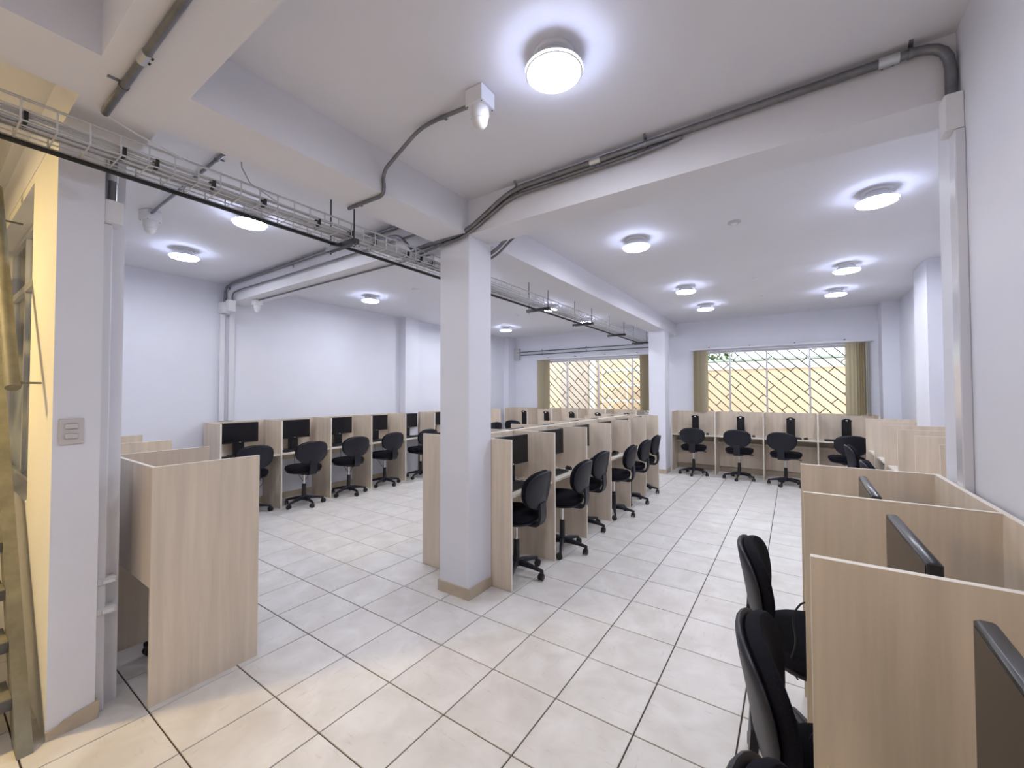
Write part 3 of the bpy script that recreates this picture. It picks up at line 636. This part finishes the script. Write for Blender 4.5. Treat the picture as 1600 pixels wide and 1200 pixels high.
# ------------------------------------------------------------------ task chairs
def superellipse(w, h, e, n): 
    out = []
    for j in range(n):
        a = 2 * PI * j / n; c, s_ = math.cos(a), math.sin(a)
        out.append((w / 2 * math.copysign(abs(c) ** (2 / e), c), h / 2 * math.copysign(abs(s_) ** (2 / e), s_)))
    return out
def pad(w, h, t, e=2.7, n=32, bulge=.35, taper=0.0):
    """cushion in the xz plane, thickness along y from 0 to -t (front at y=0 ... t)."""
    rings = []
    ol = superellipse(w, h, e, n)
    for s_, y in ((.02, -.0), (.55, 0), (.86, .03), (.97, .16), (1, .40), (1, .62), (.97, .82), (.88, .95), (.55, 1.0 + bulge * .1), (.02, 1.0 + bulge * .16)):
        rings.append([(x * s_ * (1 + taper * z / h), t * y, z * s_) for x, z in ol])
    return rings
def make_chair():
    r = empty('task_chair'); r['category'] = 'chair'
    # star base
    b = MB(); b.lathe([(.032, .075), (.042, .085), (.042, .125), (.032, .14)], 16)
    for k in range(5):
        a = 2 * PI * k / 5 - PI / 2; c, s_ = math.cos(a), math.sin(a); px, py = -s_, c
        rings = []
        for t, w, z0, z1 in ((.03, .040, .085, .130), (.10, .036, .083, .124), (.19, .030, .074, .104), (.25, .024, .064, .088), (.265, .012, .066, .084)):
            x, y = c * t, s_ * t; h = w / 2
            rings.append([(x - px * h, y - py * h, z0), (x + px * h, y + py * h, z0), (x + px * h, y + py * h, z1 - .008), (x + px * h * .5, y + py * h * .5, z1), (x - px * h * .5, y - py * h * .5, z1), (x - px * h, y - py * h, z1 - .008)])
        b.loft(rings)
    b.build('star_base', 'chair_plastic', r)
    cm = MB()
    for sx in (-1, 1):
        cm.loft([[(sx * (.006 + q) + 0, .029 * m_ * math.cos(2 * PI * j / 16) - .012, .029 + .029 * m_ * math.sin(2 * PI * j / 16)) for j in range(16)] for q, m_ in ((0, .7), (.002, 1), (.014, 1), (.018, .75))])
    cm.loft([[(x, y, z) for x, y, z in ((-.006, -.03, .03), (.006, -.03, .03), (.006, .008, .03), (-.006, .008, .03))], [(x, y, z) for x, y, z in ((-.014, -.022, .058), (.014, -.022, .058), (.014, .012, .058), (-.014, .012, .058))], [(x, y, z) for x, y, z in ((-.010, -.010, .066), (.010, -.010, .066), (.010, .010, .066), (-.010, .010, .066))]])
    me = cm.mesh('caster', 'black_plastic')
    for k in range(5):
        a = 2 * PI * k / 5 - PI / 2; link_mesh('caster', me, r, (.25 * math.cos(a), .25 * math.sin(a), 0), (0, 0, a + .9 * math.sin(k * 2.3)))
    MB().lathe([(.031, .10), (.029, .12), (.027, .30), (.022, .305)], 16).build('gas_lift_sleeve', 'black_plastic', r)
    MB().lathe([(.0135, .30), (.0135, .455)], 14).build('gas_lift_piston', 'chrome', r)
    MB().cbox(-.075, .075, -.10, .11, .445, .475, .01).build('seat_mechanism', 'black_plastic', r)
    MB().tube([(.05, .03, .458), (.16, .04, .458), (.225, .05, .445)], [.005, .005, .009], 8).build('height_lever', 'black_plastic', r)
    # seat: pad rings laid flat
    M = Matrix(((1, 0, 0, 0), (0, 0, 1, .01), (0, 1, 0, .495), (0, 0, 0, 1)))
    s_ = MB().loft(pad(.46, .44, .085, 2.6)); s_.v = [(x, y, z - .030 * max(0, (z - .07) / .15) ** 2 * .6 + .012 * (x / .23) ** 2) for x, y, z in s_.v]
    s_.xf(M).build('seat', 'chair_fabric', r)
    s2 = MB().loft(pad(.43, .41, .035, 2.6)); s2.xf(Matrix(((1, 0, 0, 0), (0, 0, 1, .01), (0, 1, 0, .472), (0, 0, 0, 1)))).build('seat_shell', 'chair_plastic', r)
    # J bar to the backrest
    P = rounded_path([(0, -.05, .465), (0, -.238, .465), (0, -.264, .54), (0, -.256, .66)], .09, 6)
    jb = MB(); rings = []
    for i, p in enumerate(P):
        d = (P[min(i + 1, len(P) - 1)] - P[max(i - 1, 0)]).normalized(); x = Vector((1, 0, 0)); nrm = x.cross(d)
        w, h = .052, .011; rings.append([p - x * w - nrm * h, p + x * w - nrm * h, p + x * w + nrm * h, p - x * w + nrm * h])
    jb.loft(rings).build('back_bar', 'chair_plastic', r)
    def curve(mb, y0, tilt):
        out = []
        for x, y, z in mb.v:
            zz = z; yy = y + 1.0 * x * x + y0 + .35 * max(0, -z - .06) ** 2 
            yy2 = yy * math.cos(tilt) - zz * math.sin(tilt); zz2 = yy * math.sin(tilt) + zz * math.cos(tilt)
            out.append((x, yy2 - .258, zz2 + .768))
        mb.v = out; return mb
    curve(MB().loft(pad(.44, .32, .055, 2.4, taper=.10)), 0, .17).build('backrest', 'chair_fabric', r)
    curve(MB().loft(pad(.447, .327, .026, 2.4, taper=.10, bulge=0)), -.022, .17).build('back_shell', 'chair_plastic', r)
    return r
chair = make_chair()
# (x, y, facing angle in degrees: 0 = faces +Y), label, group
GL, GI, GB, GR = 'chairs at the left wall carrels', 'chairs at the island carrels', 'chairs at the window carrels', 'chairs at the right wall carrels'
CH = [(1.05, 1.54, 94, 'black task chair on the aisle side of the island, nearest the pillar', GI), (1.13, 2.27, 95, 'black task chair at the island, second from the pillar', GI),
      (1.03, 3.00, 92, 'black task chair at the island, third from the pillar', GI), (1.13, 3.74, 96, 'black task chair at the island, fourth from the pillar', GI),
      (1.10, 4.48, 93, 'black task chair at the island, fifth from the pillar', GI), (1.05, 5.20, 95, 'black task chair at the far end of the island', GI),
      (-2.92, 1.05, 86, 'black task chair mostly hidden behind the broad end panel', GL), (-2.74, 1.71, 88, 'black task chair at the left wall, second carrel', GL),
      (-2.78, 2.46, 86, 'black task chair at the left wall, third carrel', GL), (-2.84, 3.21, 92, 'black task chair at the left wall, fourth carrel', GL),
      (-2.80, 4.02, 86, 'black task chair at the left wall, partly behind the island end', GL), (-2.88, 6.24, 84, 'black task chair at the left wall, seen just right of the middle pillar', GL),
      (1.47, 7.20, 4, 'black task chair under the right window, nearest the pillar', GB), (2.26, 7.18, -3, 'black task chair under the right window, second from the pillar', GB),
      (2.98, 7.05, -14, 'black task chair under the right window, third from the pillar', GB), (3.80, 6.98, 12, 'black task chair under the right window, in the far right corner', GB),
      (3.94, 5.31, -88, 'black task chair at the far right wall, the farther of two', GR), (3.94, 3.82, -92, 'black task chair at the far right wall, the nearer of two', GR),
      (3.18, .66, -86, 'black task chair at the near right carrels, the farther one', GR), (3.25, -.11, -84, 'black task chair at the near right carrels, large in the lower right', GR),
      (3.29, -.735, -86, 'black task chair whose rounded back just shows at the bottom edge', GR),
      (-.05, -.47, 184, 'black task chair pushed under the carrel with the broad end panel', 'chairs behind the stair partition'),
      (-2.72, 7.22, 6, 'black task chair under the left window', GB)]
for i, (x, y, a, l, g) in enumerate(CH):
    if i == 0: chair.location = (x, y, 0); chair.rotation_euler = (0, 0, math.radians(a)); chair['label'] = l; chair['group'] = g
    else: copy_tree(chair, (x, y, 0), math.radians(a), l, g)

# ------------------------------------------------------------------ monitors, stands, keyboards, mice (fronts face -y)
def stand_parts(r, top, head=False):
    MB().cbox(-.115, .115, -.11, .09, 0, .012, .004).build('stand_base', 'monitor_black', r)
    MB().cbox(-.066, .066, -.005, .035, .010, top, .004).build('stand_column', 'monitor_black', r)
    if head:
        MB().loft([[(-.066, -.012, top), (.066, -.012, top), (.066, .03, top), (-.066, .03, top)], [(-.07, -.03, top + .03), (.07, -.03, top + .03), (.07, .0, top + .03), (-.07, .0, top + .03)], [(-.02, -.03, top + .055), (.02, -.03, top + .055), (.02, -.01, top + .055), (-.02, -.01, top + .055)]]).build('tilt_head', 'monitor_black', r)
        MB().cbox(-.016, .016, -.036, -.028, top + .012, top + .036, .002).build('mounting_plate', 'badge', r)
mon = empty('monitor'); mon['category'] = 'monitor'
stand_parts(mon, .30)
MB().cbox(-.235, .235, -.035, -.006, .172, .448, .004).build('housing', 'monitor_black', mon)
sc = MB().box(-.224, .224, -.0365, -.035, .192, .438).build('screen', 'screen_glass', mon, smooth=False)
MB().tube([(0, -.0355, .181), (0, -.0370, .181)], .0065, 14).build('badge', 'badge', mon)
MB().tube([(.05, .0, .2), (.06, .03, .12), (.05, .05, .02), (.09, .07, .006)], .0035, 6).build('power_lead', 'cable_black', mon)
stn = empty('monitor_stand'); stn['category'] = 'monitor stand'; stand_parts(stn, .33, True)
kb = empty('keyboard'); kb['category'] = 'keyboard'
MB().loft([[(-.215, -.065, 0), (.215, -.065, 0), (.215, .065, 0), (-.215, .065, 0)], [(-.218, -.067, .010), (.218, -.067, .010), (.218, .067, .018), (-.218, .067, .018)], [(-.213, -.062, .013), (.213, -.062, .013), (.213, .062, .022), (-.213, .062, .022)]]).build('keyboard_body', 'monitor_black', kb)
k_ = MB()
for j in range(5):
    for i in range(20):
        x = -.205 + i * .0206; y = -.052 + j * .021; z = .0135 + (y + .062) * .0726
        if i in (14,): continue
        k_.box(x, x + .0175, y, y + .0175, z, z + .006)
tag(k_.build('keys', 'key_black', kb, smooth=False), None, kind='stuff')
ms = empty('mouse'); ms['category'] = 'mouse'
MB().loft([[(x * s_, y * s_ + .004 * (1 - s_), z) for x, y in superellipse(.058, .10, 2.3, 20)] for s_, z in ((.94, 0), (1, .008), (.97, .018), (.82, .028), (.52, .035), (.1, .037))]).build('mouse_body', 'monitor_black', ms)
MB().tube([(-.004, .028, .033), (.004, .028, .033)], .008, 10).build('scroll_wheel', 'key_black', ms)
MB().tube([(0, .048, .008), (.01, .09, .004), (-.02, .15, .004), (.0, .20, .004)], .0022, 5).build('mouse_lead', 'cable_black', ms)
protos = {'monitor': mon, 'stand': stn, 'keyboard': kb, 'mouse': ms}; used = set()
def put(kind, row, u, v, da, label, group):
    loc = row.at(u, v, DZ); rz = row.rz + math.radians(da); pr_ = protos[kind]
    if kind not in used:
        used.add(kind); pr_.location = loc; pr_.rotation_euler = (0, 0, rz); pr_['label'] = label; pr_['group'] = group
    else: copy_tree(pr_, loc, rz, label, group)
def fit(row, ks, where, kind, from_txt, kbd=True, dv=.13, da=0, du=0):
    for n_, k in enumerate(ks):
        c = row.w * (k + .5); o_ = from_txt(k)
        put(kind, row, c + du + random.uniform(-.02, .02), dv, da + random.uniform(-2, 2), ('black monitor ' if kind == 'monitor' else 'bare black monitor stand ') + 'in the ' + o_, 'monitors ' + where if kind == 'monitor' else 'bare stands ' + where)
        if kbd:
            put('keyboard', row, c - .07 + random.uniform(-.03, .03), .33, random.uniform(-6, 6), 'black keyboard in the ' + o_, 'keyboards ' + where)
            put('mouse', row, c + .25 + random.uniform(-.02, .02), .33, random.uniform(-25, 15), 'black mouse in the ' + o_, 'mice ' + where)
fit(left, range(0, 6), 'along the left wall', 'monitor', lambda k: '%s carrel from the near end of the left wall' % ORD[k])
fit(right_i, range(0, 6), 'on the aisle side of the island', 'monitor', lambda k: '%s aisle-side island carrel from the pillar' % ORD[k], dv=.19, du=.085, da=-4)
fit(left_i, range(0, 6), 'on the left side of the island', 'monitor', lambda k: '%s left-side island carrel from the pillar' % ORD[5 - k], kbd=False, dv=.20)
fit(back_r, range(0, 4), 'under the right window', 'stand', lambda k: '%s carrel under the right window from the pillar' % ORD[k], dv=.15)
fit(back_l, range(0, 5), 'under the left window', 'stand', lambda k: '%s carrel under the left window from the left corner' % ORD[k], kbd=False, dv=.15)
fit(right_n, range(0, 3), 'on the near right wall', 'monitor', lambda k: '%s near right carrel from the far end' % ORD[k], dv=.27)

# loose leads
def lead(pts, label, r=.0035):
    o = MB().tube(rounded_path(pts, .05, 4), r, 6).build('loose_lead', 'cable_black'); tag(o, label, 'cable', 'loose black leads')
lead([(3.20, .50, DZ + .006), (3.12, .46, DZ + .03), (3.085, .44, DZ - .03), (3.10, .44, .62), (3.07, .46, .52), (3.10, .5, .45)], 'black lead looping over the front of the near right desk')
lead([(3.20, -.26, DZ + .006), (3.14, -.24, DZ + .006), (3.125, -.2, DZ - .05), (3.13, -.14, .66), (3.16, -.1, .58)], 'black lead hanging off the nearest right desk')
for k, y in enumerate((1.05, 1.72, 2.5, 3.2)):
    lead([(-3.27, y + .12, .74), (-3.2, y + .1, .45), (-3.1, y + .18, .25), (-3.2, y + .32, .32), (-3.3, y + .3, .7)], 'black lead drooping under the %s carrel on the left wall' % ORD[k])
